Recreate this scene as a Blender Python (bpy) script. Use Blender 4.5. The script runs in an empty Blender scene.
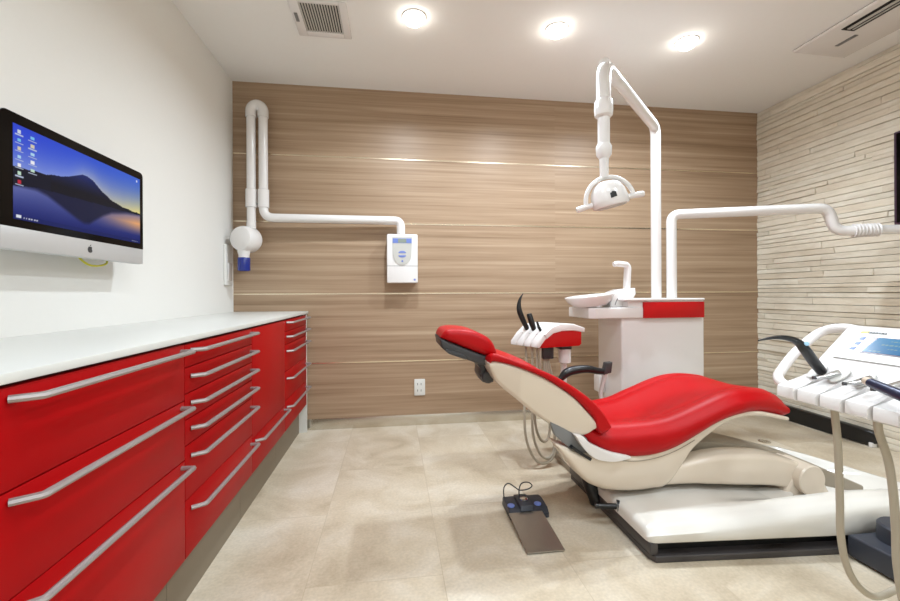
import bpy, bmesh, math, random
from mathutils import Vector, Matrix
C = bpy.context.scene.collection
random.seed(11)
PI = math.pi
# ------------------------------------------------------------ camera, world, exposure
YAW, ROLL, EYE = 0.1375, -0.0049, 0.9865
cam_d = bpy.data.cameras.new('camera'); cam = bpy.data.objects.new('camera', cam_d); C.objects.link(cam)
cam_d.sensor_width = 36; cam_d.lens = 414.4*36/900; cam_d.shift_y = -7.0/900; cam_d.clip_start = 0.02
cam.matrix_world = Matrix.Translation((0, 0, EYE)) @ Matrix.Rotation(-YAW, 4, 'Z') @ Matrix.Rotation(PI/2, 4, 'X') @ Matrix.Rotation(ROLL, 4, 'Z')
bpy.context.scene.camera = cam
w = bpy.data.worlds.new('world'); bpy.context.scene.world = w; w.use_nodes = True
w.node_tree.nodes['Background'].inputs[0].default_value = (0.9, 0.92, 1, 1)
w.node_tree.nodes['Background'].inputs[1].default_value = 0.05
vs = bpy.context.scene.view_settings
vs.view_transform = 'Standard'; vs.look = 'None'; vs.gamma = 1; vs.use_curve_mapping = False
vs.exposure = 0.0
LAMP_W = 15.6          # power of each ceiling downlight
LAMP_COL = (0.885, 1.0, 1.10)

# ------------------------------------------------------------ materials
def lin(c):
    return tuple(((v/255)/12.92 if v/255 <= 0.04045 else ((v/255+0.055)/1.055)**2.4) for v in c)
MATS = {}
def mat(name, rgb, rough=0.5, metal=0.0, coat=0.0, noise=0.0, nscale=40.0, bump=0.0, spec=0.5, emit=None, estr=0.0):
    if name in MATS: return MATS[name]
    m = bpy.data.materials.new(name); m.use_nodes = True; MATS[name] = m
    nt = m.node_tree; b = nt.nodes['Principled BSDF']
    col = lin(rgb) + (1,)
    b.inputs['Base Color'].default_value = col; b.inputs['Roughness'].default_value = rough
    b.inputs['Metallic'].default_value = metal; b.inputs['Coat Weight'].default_value = coat
    b.inputs['Coat Roughness'].default_value = 0.12
    b.inputs['Specular IOR Level'].default_value = spec
    if emit:
        b.inputs['Emission Color'].default_value = lin(emit)+(1,); b.inputs['Emission Strength'].default_value = estr
    tc = nt.nodes.new('ShaderNodeTexCoord'); nz = nt.nodes.new('ShaderNodeTexNoise')
    nz.inputs['Scale'].default_value = nscale; nz.inputs['Detail'].default_value = 4
    nt.links.new(tc.outputs['Object'], nz.inputs['Vector'])
    if noise > 0:
        mx = nt.nodes.new('ShaderNodeMix'); mx.data_type = 'RGBA'
        mx.inputs['A'].default_value = tuple(v*(1-noise) for v in col[:3])+(1,)
        mx.inputs['B'].default_value = tuple(min(1, v*(1+noise)) for v in col[:3])+(1,)
        nt.links.new(nz.outputs['Fac'], mx.inputs['Factor']); nt.links.new(mx.outputs['Result'], b.inputs['Base Color'])
    if bump > 0:
        bp = nt.nodes.new('ShaderNodeBump'); bp.inputs['Strength'].default_value = bump; bp.inputs['Distance'].default_value = 0.002
        nt.links.new(nz.outputs['Fac'], bp.inputs['Height']); nt.links.new(bp.outputs['Normal'], b.inputs['Normal'])
    return m
def ramp(nt, stops):
    r = nt.nodes.new('ShaderNodeValToRGB'); e = r.color_ramp.elements
    while len(e) < len(stops): e.new(0.5)
    for i, (p, c) in enumerate(stops): e[i].position = p; e[i].color = lin(c)+(1,)
    return r
M_wall = mat('wall_paint', (234, 232, 227), 0.75, noise=0.01, nscale=60, bump=0.08)
M_ceil = mat('ceiling_paint', (242, 240, 237), 0.85, noise=0.01, nscale=30)
M_red = mat('red_lacquer', (166, 0, 6), 0.45, noise=0.03, nscale=9, spec=0.15)
M_redpan = mat('red_plastic', (190, 2, 8), 0.35, noise=0.02, nscale=9, spec=0.3)
M_vinyl = mat('red_vinyl', (178, 0, 8), 0.42, noise=0.04, nscale=300, bump=0.08, spec=0.25)
M_top = mat('white_worktop', (220, 220, 215), 0.34, noise=0.01, nscale=20)
M_carc = mat('cabinet_carcass', (70, 10, 14), 0.6)
M_kick = mat('toe_kick_grey', (128, 116, 98), 0.6, noise=0.02)
M_white = mat('white_enamel', (232, 228, 226), 0.25, noise=0.01, nscale=10, coat=0.35)
M_cream = mat('cream_shell', (222, 208, 190), 0.24, noise=0.015, nscale=10, coat=0.35)
M_base = mat('base_shell_white', (222, 218, 210), 0.22, coat=0.35, noise=0.01)
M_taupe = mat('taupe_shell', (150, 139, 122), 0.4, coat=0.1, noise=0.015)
M_alu = mat('brushed_aluminium', (168, 160, 158), 0.5, metal=0.7, noise=0.04, nscale=80)
M_chrome = mat('chrome', (200, 200, 200), 0.15, metal=1.0)
M_pedal = mat('pedal_steel', (165, 160, 152), 0.33, metal=0.85, noise=0.05, nscale=25)
M_steel = mat('stainless_steel', (215, 210, 200), 0.26, metal=1.0, noise=0.04, nscale=25)
M_black = mat('black_plastic', (20, 20, 22), 0.32, noise=0.05)
M_dark = mat('charcoal_plastic', (58, 58, 60), 0.42, noise=0.05, nscale=60)
M_plinth = mat('dark_plinth', (66, 62, 62), 0.4, noise=0.04)
M_slate = mat('slate_blue_plastic', (50, 54, 64), 0.45, noise=0.05)
M_grey = mat('grey_plastic', (120, 120, 120), 0.4, noise=0.03)
M_lgrey = mat('light_grey_plastic', (196, 194, 188), 0.4, noise=0.02)
M_hose = mat('hose_grey', (178, 168, 150), 0.45, noise=0.03, nscale=60)
M_blue = mat('cobalt_blue', (18, 40, 130), 0.2, noise=0.06, nscale=30, coat=0.3)
M_btn = mat('blue_button', (112, 132, 200), 0.4)
M_lcd = mat('lcd_grey', (140, 150, 140), 0.3)
M_yel = mat('yellow_cable', (220, 215, 40), 0.45)
M_navy = mat('navy_metal', (22, 30, 62), 0.28, metal=0.3, noise=0.03)
M_bezel = mat('glossy_black_glass', (5, 5, 6), 0.12, spec=0.12)
M_silver = mat('silver_anodised', (205, 205, 205), 0.4, metal=0.35, noise=0.01)
M_purple = mat('plum_frame', (70, 50, 70), 0.3)
M_void = mat('dark_recess', (22, 20, 18), 0.8)
M_seam = mat('metal_joint_strip', (230, 215, 190), 0.22, metal=0.9, noise=0.04, nscale=20)
M_ledm = mat('downlight_lens', (255, 255, 255), 0.5, emit=(255, 250, 240), estr=22)

def wood():
    m = bpy.data.materials.new('wood_grain_panel'); m.use_nodes = True; nt = m.node_tree; L = nt.links
    b = nt.nodes['Principled BSDF']
    g = nt.nodes.new('ShaderNodeNewGeometry')
    sp = nt.nodes.new('ShaderNodeSeparateXYZ'); L.new(g.outputs['Position'], sp.inputs[0])
    # row index and column index shift the grain from board to board
    def math_(op, a, bv=None):
        n = nt.nodes.new('ShaderNodeMath'); n.operation = op
        if hasattr(a, 'name'): L.new(a, n.inputs[0])
        else: n.inputs[0].default_value = a
        if bv is not None:
            if hasattr(bv, 'name'): L.new(bv, n.inputs[1])
            else: n.inputs[1].default_value = bv
        return n.outputs[0]
    row = math_('FLOOR', math_('MULTIPLY', sp.outputs['Z'], 2.0))
    colu = math_('FLOOR', math_('DIVIDE', math_('ADD', sp.outputs['X'], 1.15), 2.42))
    shift = math_('ADD', math_('MULTIPLY', row, 7.31), math_('MULTIPLY', colu, 0.13))
    cb = nt.nodes.new('ShaderNodeCombineXYZ')
    L.new(math_('ADD', math_('MULTIPLY', sp.outputs['X'], 0.55), shift), cb.inputs[0])
    L.new(shift, cb.inputs[1])
    L.new(math_('MULTIPLY', sp.outputs['Z'], 36.0), cb.inputs[2])
    n1 = nt.nodes.new('ShaderNodeTexNoise'); n1.inputs['Scale'].default_value = 1.0; n1.inputs['Detail'].default_value = 5; n1.inputs['Roughness'].default_value = 0.6; n1.inputs['Distortion'].default_value = 0.25
    L.new(cb.outputs[0], n1.inputs['Vector'])
    cb2 = nt.nodes.new('ShaderNodeCombineXYZ')
    L.new(math_('ADD', math_('MULTIPLY', sp.outputs['X'], 2.2), shift), cb2.inputs[0]); L.new(math_('MULTIPLY', sp.outputs['Z'], 150.0), cb2.inputs[2])
    n2 = nt.nodes.new('ShaderNodeTexNoise'); n2.inputs['Scale'].default_value = 1.0; n2.inputs['Detail'].default_value = 3
    L.new(cb2.outputs[0], n2.inputs['Vector'])
    f = math_('ADD', math_('MULTIPLY', n1.outputs['Fac'], 0.8), math_('MULTIPLY', n2.outputs['Fac'], 0.2))
    r = ramp(nt, [(0.32, (140, 115, 90)), (0.45, (161, 134, 108)), (0.56, (173, 147, 121)), (0.70, (190, 166, 140))])
    L.new(f, r.inputs[0]); L.new(r.outputs[0], b.inputs['Base Color'])
    b.inputs['Roughness'].default_value = 0.42; b.inputs['Specular IOR Level'].default_value = 0.4
    return m
def floor_mat():
    m = bpy.data.materials.new('beige_stone_tile'); m.use_nodes = True; nt = m.node_tree; L = nt.links
    b = nt.nodes['Principled BSDF']
    tc = nt.nodes.new('ShaderNodeNewGeometry')
    mp = nt.nodes.new('ShaderNodeMapping'); mp.inputs['Rotation'].default_value = (0, 0, PI/2); mp.inputs['Location'].default_value = (0.05, 0.295+0.465*4, 0)
    L.new(tc.outputs['Position'], mp.inputs[0])
    br = nt.nodes.new('ShaderNodeTexBrick'); br.offset = 0.5
    br.inputs['Scale'].default_value = 1.0; br.inputs['Brick Width'].default_value = 0.93; br.inputs['Row Height'].default_value = 0.465
    br.inputs['Mortar Size'].default_value = 0.0016; br.inputs['Mortar Smooth'].default_value = 0.3; br.inputs['Bias'].default_value = 0
    br.inputs['Color1'].default_value = (0.0, 0, 0, 1); br.inputs['Color2'].default_value = (1, 1, 1, 1)
    L.new(mp.outputs[0], br.inputs['Vector'])
    # mottling, different on every tile
    off = nt.nodes.new('ShaderNodeVectorMath'); off.operation = 'MULTIPLY_ADD'
    off.inputs[1].default_value = (3.7, 5.1, 9.0); L.new(br.outputs['Color'], off.inputs[0]); L.new(tc.outputs['Position'], off.inputs[2])
    n1 = nt.nodes.new('ShaderNodeTexNoise'); n1.inputs['Scale'].default_value = 3.2; n1.inputs['Detail'].default_value = 7; n1.inputs['Roughness'].default_value = 0.62; n1.inputs['Distortion'].default_value = 0.6
    L.new(off.outputs[0], n1.inputs['Vector'])
    r = ramp(nt, [(0.28, (182, 165, 140)), (0.46, (203, 188, 164)), (0.56, (211, 198, 177)), (0.72, (222, 212, 195))])
    L.new(n1.outputs['Fac'], r.inputs[0])
    n2 = nt.nodes.new('ShaderNodeTexNoise'); n2.inputs['Scale'].default_value = 90; n2.inputs['Detail'].default_value = 3
    L.new(tc.outputs['Position'], n2.inputs['Vector'])
    r2 = ramp(nt, [(0.3, (225, 225, 225)), (0.7, (255, 255, 255))]); L.new(n2.outputs['Fac'], r2.inputs[0])
    mu = nt.nodes.new('ShaderNodeMix'); mu.data_type = 'RGBA'; mu.blend_type = 'MULTIPLY'; mu.inputs['Factor'].default_value = 0.6
    L.new(r.outputs[0], mu.inputs['A']); L.new(r2.outputs[0], mu.inputs['B'])
    mo = nt.nodes.new('ShaderNodeMix'); mo.data_type = 'RGBA'; mo.inputs['B'].default_value = lin((176, 160, 136))+(1,)
    mf = nt.nodes.new('ShaderNodeMath'); mf.operation = 'MULTIPLY'; mf.inputs[1].default_value = 0.7
    L.new(br.outputs['Fac'], mf.inputs[0]); L.new(mf.outputs[0], mo.inputs['Factor']); L.new(mu.outputs['Result'], mo.inputs['A'])
    L.new(mo.outputs['Result'], b.inputs['Base Color'])
    b.inputs['Roughness'].default_value = 0.45; b.inputs['Specular IOR Level'].default_value = 0.35
    return m
def stone_mat():
    m = bpy.data.materials.new('split_face_stone'); m.use_nodes = True; nt = m.node_tree; L = nt.links
    b = nt.nodes['Principled BSDF']
    at = nt.nodes.new('ShaderNodeAttribute'); at.attribute_name = 'tone'
    g = nt.nodes.new('ShaderNodeNewGeometry')
    mp = nt.nodes.new('ShaderNodeMapping'); mp.inputs['Scale'].default_value = (1, 0.35, 1.6); L.new(g.outputs['Position'], mp.inputs[0])
    n = nt.nodes.new('ShaderNodeTexNoise'); n.inputs['Scale'].default_value = 22; n.inputs['Detail'].default_value = 6; n.inputs['Roughness'].default_value = 0.65
    L.new(mp.outputs[0], n.inputs['Vector'])
    r = ramp(nt, [(0.25, (222, 213, 195)), (0.5, (238, 230, 213)), (0.75, (248, 243, 230))]); L.new(n.outputs['Fac'], r.inputs[0])
    mu = nt.nodes.new('ShaderNodeMix'); mu.data_type = 'RGBA'; mu.blend_type = 'MULTIPLY'; mu.inputs['Factor'].default_value = 1
    L.new(r.outputs[0], mu.inputs['A']); L.new(at.outputs['Color'], mu.inputs['B']); L.new(mu.outputs['Result'], b.inputs['Base Color'])
    bp = nt.nodes.new('ShaderNodeBump'); bp.inputs['Strength'].default_value = 0.6; bp.inputs['Distance'].default_value = 0.006
    L.new(n.outputs['Fac'], bp.inputs['Height']); L.new(bp.outputs['Normal'], b.inputs['Normal'])
    b.inputs['Roughness'].default_value = 0.8
    return m
def screen_mat(name, strength):
    m = bpy.data.materials.new(name); m.use_nodes = True; nt = m.node_tree
    b = nt.nodes['Principled BSDF']; at = nt.nodes.new('ShaderNodeAttribute'); at.attribute_name = 'Col'
    b.inputs['Base Color'].default_value = (0.01, 0.01, 0.01, 1); b.inputs['Roughness'].default_value = 0.2; b.inputs['Specular IOR Level'].default_value = 0.05
    nt.links.new(at.outputs['Color'], b.inputs['Emission Color']); b.inputs['Emission Strength'].default_value = strength
    return m

# ------------------------------------------------------------ mesh helpers
def merge(bm, t):
    me = bpy.data.meshes.new('t'); t.to_mesh(me); t.free(); bm.from_mesh(me); bpy.data.meshes.remove(me)
def box(bm, x0, x1, y0, y1, z0, z1, bev=0.0, seg=2, xf=None):
    t = bmesh.new()
    bmesh.ops.create_cube(t, size=1)
    for v in t.verts:
        v.co = Vector(((x0+x1)/2+v.co.x*(x1-x0), (y0+y1)/2+v.co.y*(y1-y0), (z0+z1)/2+v.co.z*(z1-z0)))
    if bev: bmesh.ops.bevel(t, geom=t.edges[:], offset=bev, segments=seg, affect='EDGES', profile=0.5)
    if xf: bmesh.ops.transform(t, matrix=xf, verts=t.verts[:])
    merge(bm, t); return bm
def BOX(*a, **k): return box(bmesh.new(), *a, **k)
def loft(bm, rings, cap=True, closed=True):
    t = bmesh.new(); R = [[t.verts.new(p) for p in r] for r in rings]; n = len(R[0])
    for i in range(len(R)-1):
        for j in range(n if closed else n-1):
            k = (j+1) % n
            t.faces.new((R[i][j], R[i][k], R[i+1][k], R[i+1][j]))
    if cap and closed:
        t.faces.new(R[0][::-1]); t.faces.new(R[-1])
    bmesh.ops.recalc_face_normals(t, faces=t.faces[:])
    merge(bm, t); return bm
def fillet(pts, rad, n=7):
    pts = [Vector(p) for p in pts]
    if rad <= 0 or len(pts) < 3: return pts
    out = [pts[0]]
    for i in range(1, len(pts)-1):
        p, a, b = pts[i], pts[i-1], pts[i+1]
        rr = rad[i] if isinstance(rad, (list, tuple)) else rad
        da, db = (a-p), (b-p); d = min(rr, da.length*0.48, db.length*0.48)
        s, e = p+da.normalized()*d, p+db.normalized()*d
        for k in range(n+1):
            u = k/n; out.append(s*(1-u)**2+p*2*u*(1-u)+e*u*u)
    out.append(pts[-1]); return out
def smooth(pts, n=8):
    P = [Vector(p) for p in pts]; out = []
    for i in range(len(P)-1):
        a = P[i-1] if i else P[0]*2-P[1]; b, c = P[i], P[i+1]; d = P[i+2] if i+2 < len(P) else P[-1]*2-P[-2]
        for k in range(n):
            t = k/n
            out.append(0.5*((2*b)+(c-a)*t+(2*a-5*b+4*c-d)*t*t+(-a+3*b-3*c+d)*t*t*t))
    out.append(P[-1]); return out
def tube(bm, pts, r, seg=16, flat=1.0, caps=True):
    pts = [Vector(p) for p in pts]; n = len(pts)
    rs = r if isinstance(r, (list, tuple)) else [r]*n
    if len(rs) != n: rs = [rs[0]+(rs[-1]-rs[0])*i/(n-1) for i in range(n)] if len(rs) == 2 else [rs[min(len(rs)-1, int(i/(n-1)*(len(rs)-1)))]*(1-((i/(n-1)*(len(rs)-1)) % 1))+rs[min(len(rs)-1, int(i/(n-1)*(len(rs)-1))+1)]*((i/(n-1)*(len(rs)-1)) % 1) for i in range(n)]
    tg = []
    for i in range(n):
        a, b = pts[max(0, i-1)], pts[min(n-1, i+1)]; tg.append((b-a).normalized())
    up = Vector((0, 0, 1)) if abs(tg[0].z) < 0.9 else Vector((1, 0, 0))
    u = (up-tg[0]*up.dot(tg[0])).normalized(); rings = []
    for i in range(n):
        if i:
            u = (u-tg[i]*u.dot(tg[i])).normalized()
        v = tg[i].cross(u)
        rings.append([pts[i]+(u*math.cos(2*PI*k/seg)*flat+v*math.sin(2*PI*k/seg))*rs[i] for k in range(seg)])
    return loft(bm, rings, caps)
def lathe(bm, prof, loc=(0, 0, 0), xf=None, seg=32):
    rings = [[Vector((r*math.cos(2*PI*k/seg), r*math.sin(2*PI*k/seg), z)) for k in range(seg)] for r, z in prof]
    t = bmesh.new(); loft(t, rings, True)
    M = Matrix.Translation(loc) @ (xf if xf else Matrix.Identity(4))
    bmesh.ops.transform(t, matrix=M, verts=t.verts[:]); merge(bm, t); return bm
def prism(bm, pts, a0, a1, plane='xz', bev=0.0, seg=2, xf=None):
    """polygon in a plane pushed through the third axis from a0 to a1"""
    t = bmesh.new()
    def P(p, a):
        return {'xz': (p[0], a, p[1]), 'xy': (p[0], p[1], a), 'yz': (a, p[0], p[1])}[plane]
    A = [t.verts.new(P(p, a0)) for p in pts]; B = [t.verts.new(P(p, a1)) for p in pts]
    n = len(pts); t.faces.new(A[::-1]); t.faces.new(B)
    for i in range(n): t.faces.new((A[i], A[(i+1) % n], B[(i+1) % n], B[i]))
    bmesh.ops.recalc_face_normals(t, faces=t.faces[:])
    if bev:
        ed = [e for e in t.edges if (e.verts[0] in A) == (e.verts[1] in A)]
        bmesh.ops.bevel(t, geom=ed, offset=bev, segments=seg, affect='EDGES', profile=0.5, clamp_overlap=True)
    if xf: bmesh.ops.transform(t, matrix=xf, verts=t.verts[:])
    merge(bm, t); return bm
def rr(a0, a1, b0, b1, r, n=5):
    """rounded rectangle outline in 2D"""
    r = max(1e-4, min(r, (a1-a0)*0.49, (b1-b0)*0.49)); out = []
    for ca, cb, s in ((a1-r, b1-r, 0), (a0+r, b1-r, 1), (a0+r, b0+r, 2), (a1-r, b0+r, 3)):
        for k in range(n+1):
            t = (s+k/n)*PI/2; out.append((ca+r*math.cos(t), cb+r*math.sin(t)))
    return out
def interp(tab, x):
    if x <= tab[0][0]: return tab[0][1]
    for (a, b), (c, d) in zip(tab, tab[1:]):
        if x <= c: return b+(d-b)*(x-a)/(c-a)
    return tab[-1][1]
def curve(tab, n=6):
    """smooth a table of (x, value)"""
    return [(p.x, p.y) for p in smooth([(a, b, 0) for a, b in tab], n)]
ORG = {}
def thing(name, label, cat, loc=(0, 0, 0), group=None):
    o = bpy.data.objects.new(name, None); C.objects.link(o); o.location = loc; o.empty_display_size = 0.05
    o['label'] = label; o['category'] = cat
    if group: o['group'] = group
    ORG[o] = Vector(loc); return o
def obj(name, bm, m, parent=None, ang=35, label=None, cat=None, kind=None, group=None, at=None):
    me = bpy.data.meshes.new(name)
    org = ORG[parent] if parent else (Vector(at) if at else Vector((0, 0, 0)))
    for v in bm.verts: v.co -= org
    bm.to_mesh(me); bm.free()
    for p in me.polygons: p.use_smooth = True
    me.set_sharp_from_angle(angle=math.radians(ang))
    me.materials.append(m)
    o = bpy.data.objects.new(name, me); C.objects.link(o)
    if parent: o.parent = parent
    else: o.location = org
    ORG[o] = org
    if label: o['label'] = label
    if cat: o['category'] = cat
    if kind: o['kind'] = kind
    if group: o['group'] = group
    return o
def frame(o, x, y, z=None):
    """matrix with given local x and approx z direction"""
    x = Vector(x).normalized(); y = Vector(y); y = (y-x*y.dot(x)).normalized(); z_ = x.cross(y)
    M = Matrix((x, y, z_)).transposed().to_4x4(); M.translation = Vector(o); return M
def zalign(o, d):
    q = Vector((0, 0, 1)).rotation_difference(Vector(d).normalized()); M = q.to_matrix().to_4x4(); M.translation = Vector(o); return M

# ------------------------------------------------------------ the room
XL, XR, YB, H, YF = -1.118, 3.062, 3.12, 2.5, -1.9
obj('floor', BOX(XL-0.1, XR+0.2, YF-0.1, YB+0.1, -0.1, 0), floor_mat(), kind='structure')
obj('ceiling', BOX(XL-0.1, XR+0.2, YF-0.1, YB+0.1, H, H+0.1), M_ceil, kind='structure')
obj('wall_left', BOX(XL-0.1, XL, YF-0.1, YB+0.1, 0, H), M_wall, kind='structure')
obj('wall_back', BOX(XL, XR+0.2, YB, YB+0.1, 0, H), wood(), kind='structure')
obj('wall_front', BOX(XL, XR+0.2, YF-0.1, YF, 0, H), M_wall, kind='structure')
obj('baseboard_back', BOX(XL, XR, YB-0.008, YB, 0.0, 0.08, 0.002), M_steel, kind='structure')
for i, z in enumerate((0.483, 0.988, 1.508, 1.99)):
    obj('trim_%d' % (i+1), BOX(XL, XR, YB-0.0025, YB+0.001, z-0.0048, z+0.0048), M_seam, kind='structure')
# stacked ledger stone, every strip with its own depth
bm = bmesh.new(); tl = bm.verts.layers.float_color.new('tone')
z = 0.0; stones = []
while z < H-0.001:
    hh = random.choice((0.028, 0.034, 0.036, 0.042, 0.046, 0.05)); hh = min(hh, H-z)
    if H-(z+hh) < 0.02: hh = H-z
    y = YF-random.random()*0.5
    while y < YB:
        ln = random.uniform(0.22, 0.85); y2 = min(y+ln, YB)
        if YB-y2 < 0.06: y2 = YB
        stones.append((y, y2, z, z+hh)); y = y2
    z += hh
for (y0, y1, z0, z1) in stones:
    d = random.uniform(-0.006, 0.005); g = 0.0016
    if y0 < YF: y0 = YF
    if y1 <= y0+0.02: continue
    tone = random.uniform(0.9, 1.0); tl_ = random.uniform(-0.003, 0.003); warm = random.uniform(0.97, 1.0)
    n0 = len(bm.verts)
    xa = XR+d
    ny = max(1, int((y1-y0)/0.08))
    ring = []
    for k in range(ny+1):
        yy = y0+g*0.6+(y1-y0-g*1.2)*k/ny
        wz = [random.uniform(-0.0022, 0.0022) for _ in range(4)]
        ring.append([(xa+0.06, yy, z0+g), (xa+0.0015+tl_, yy, z0+g), (xa+wz[0]*0.4+tl_, yy, z0+g+0.002), (xa+wz[1]*0.7, yy, (z0+z1)/2), (xa+wz[2]*0.4-tl_, yy, z1-g-0.002), (xa+0.0015-tl_, yy, z1-g), (xa+0.06, yy, z1-g)])
    rv = [[bm.verts.new(p) for p in r] for r in ring]
    for r in rv:
        for v in r: v[tl] = (tone, tone*warm, tone*warm*warm, 1)
    for a, b in zip(rv, rv[1:]):
        for k in range(6): bm.faces.new((a[k], a[k+1], b[k+1], b[k]))
    bm.faces.new(rv[0][::-1]); bm.faces.new(rv[-1])
bmesh.ops.recalc_face_normals(bm, faces=bm.faces[:])
M_stone = stone_mat()
wr = obj('wall_right', bm, M_stone, kind='structure', ang=20)
obj('wall_right_backing', BOX(XR+0.05, XR+0.2, YF, YB, 0, H), mat('mortar', (95, 86, 72), 0.9), wr)

# ------------------------------------------------------------ ceiling fittings
def downlight(label, x, y, group, power=1.0):
    t = thing('recessed_downlight', label, 'ceiling light', (x, y, H), group)
    b = lathe(bmesh.new(), [(0.045, -0.001), (0.062, -0.004), (0.066, -0.001), (0.066, 0.0)], (x, y, H))
    b = bmesh.new(); lathe(b, [(0.066, 0.0), (0.066, -0.003), (0.063, -0.006), (0.058, -0.005), (0.054, -0.0035)], (x, y, H))
    obj('trim_ring', b, M_white, t)
    b = lathe(bmesh.new(), [(0.054, -0.0052), (0.052, -0.016), (0.043, -0.032), (0.024, -0.043), (0.002, -0.046)], (x, y, H))  # dome bulges below the ceiling to imitate the lamp's round glare
    obj('lens', b, M_ledm, t)
    ld = bpy.data.lights.new('downlight_beam', 'AREA'); ld.shape = 'DISK'; ld.size = 0.085; ld.energy = LAMP_W*power; ld.color = LAMP_COL; ld.spread = math.radians(158)
    lo = bpy.data.objects.new('downlight_beam', ld); C.objects.link(lo); lo.parent = t; lo.location = (0, 0, -0.050)
    return t
downlight('glowing round recessed downlight, leftmost of the three, beside the square ceiling vent', 0.123, 2.27, 'recessed ceiling downlights')
downlight('glowing round recessed downlight, middle of the three in the ceiling row', 0.94, 2.27, 'recessed ceiling downlights')
downlight('glowing round recessed downlight, rightmost of the three, above the operating light pole', 1.765, 2.28, 'recessed ceiling downlights')
for y, nm, pw in ((0.75, 'above the camera', 0.40), (-0.75, 'far behind the camera', 0.8)):
    for x, sd in ((0.123, 'left'), (0.94, 'middle'), (1.765, 'right')):
        downlight('round recessed downlight out of frame, %s one of the row %s' % (sd, nm), x, y, 'recessed ceiling downlights', pw)

vt = thing('ceiling_vent', 'square white ceiling vent with dark slotted grille near left wall', 'vent', (-0.378, 2.35, H))
b = bmesh.new(); x0, x1, y0, y1 = -0.528, -0.232, 2.2, 2.502
for (a, bb, c, d) in ((x0, x0+0.05, y0, y1), (x1-0.04, x1, y0, y1), (x0+0.05, x1-0.04, y0, y0+0.02), (x0+0.05, x1-0.04, y1-0.045, y1)):
    box(b, a, bb, c, d, H-0.012, H, 0.002)
obj('frame', b, M_white, vt)
obj('backing', BOX(x0+0.05, x1-0.04, y0+0.02, y1-0.045, H-0.003, H-0.0005), M_void, vt)
b = bmesh.new(); n = 15
for i in range(n):
    xx = x0+0.055+(x1-x0-0.10)*i/(n-1)
    box(b, xx-0.0035, xx+0.0035, y0+0.018, y1-0.043, H-0.010, H-0.003)
obj('grille', b, M_lgrey, vt)
obj('switch_tab', BOX(x0+0.012, x0+0.030, y0+0.10, y0+0.17, H-0.016, H-0.011, 0.002), M_grey, vt, label='small grey tab on the vent frame')

ac = thing('air_conditioner', 'white ceiling cassette air conditioner with one dark air slot beside stone wall', 'air conditioner', (2.68, 1.7, H))
prof = [(2.487, 2.274), (2.868, 2.28), (2.868, 1.10), (2.487, 1.10)]
b = bmesh.new()
prism(b, prof, H-0.022, H, 'xy', 0.012, 3)
obj('panel', b, M_white, ac)
b = BOX(2.535, 2.62, 1.15, 2.03, H-0.026, H-0.021, 0.002); obj('air_slot', b, M_void, ac, label='long dark air outlet slot')
b = bmesh.new(); box(b, 2.555, 2.575, 1.17, 2.015, H-0.030, H-0.024, 0.002); box(b, 2.59, 2.60, 1.17, 2.015, H-0.029, H-0.024, 0.001)
obj('louver', b, M_lgrey, ac)
b = BOX(2.665, 2.69, 2.06, 2.17, H-0.025, H-0.021, 0.001); obj('indicator_strip', b, M_grey, ac)

# ------------------------------------------------------------ red cabinets and worktop
FX = -0.612       # plane of the drawer fronts
def handle(bm, y0, y1, z):
    x = FX; o = 0.034
    tube(bm, fillet([(x, y0, z), (x+o, y0+0.022, z), (x+o, y1-0.006, z), (x, y1-0.006, z)], 0.006, 4), 0.0078, 8, 0.85)
def cabinet(label, y0, y1, fronts, kickend=None):
    t = thing('drawer_cabinet', label, 'cabinet', ((XL+FX)/2, (y0+y1)/2, 0), 'red built-in cabinets under the worktop')
    obj('carcass', BOX(XL+0.002, FX-0.019, y0+0.001, y1-0.001, 0.20, 0.842), M_carc, t)
    obj('toe_kick', BOX(XL+0.002, FX-0.052, y0+0.001, y1-0.001, 0.0, 0.20), M_kick, t)
    for kind, z0, z1, hz in fronts:
        f = obj(kind, BOX(FX-0.019, FX, y0+0.0015, y1-0.0015, z0+0.0015, z1-0.0015, 0.0012), M_red, t)
        if hz:
            hb = bmesh.new(); handle(hb, y0+0.036, y1-0.014, hz); obj('handle', hb, M_alu, f)
    return t
cabinet('red cabinet of three deep drawers, nearest to the camera', 0.72, 1.325, [('drawer', 0.672, 0.840, 0.820), ('drawer', 0.496, 0.672, 0.654), ('drawer', 0.20, 0.496, 0.480)])
cabinet('red cabinet of six shallow drawers with a column of long handles', 1.325, 1.918, [('drawer', 0.768, 0.838, 0.818), ('drawer', 0.690, 0.768, 0.739), ('drawer', 0.612, 0.690, 0.658), ('drawer', 0.535, 0.612, 0.580), ('drawer', 0.372, 0.535, 0.497), ('drawer', 0.20, 0.372, 0.337)])
cabinet('red cabinet with one plain handleless door above a drawer', 1.918, 2.475, [('door', 0.352, 0.838, None), ('drawer', 0.20, 0.352, 0.332)])
ct = cabinet('red cabinet of five drawers at the far end beside the wood wall', 2.475, 3.066, [('drawer', 0.770, 0.838, 0.822), ('drawer', 0.695, 0.770, 0.740), ('drawer', 0.540, 0.695, 0.656), ('drawer', 0.372, 0.540, 0.497), ('drawer', 0.20, 0.372, 0.332)])
obj('end_panel', BOX(XL+0.002, FX+0.001, 3.067, 3.088, 0, 0.842, 0.001), M_top, ct, label='white end panel reaching the floor')
obj('worktop', BOX(XL+0.001, FX+0.006, 0.62, 3.116, 0.846, 0.864, 0.002), M_top, None, label='long white worktop over the red cabinets along left wall', cat='worktop')

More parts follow.
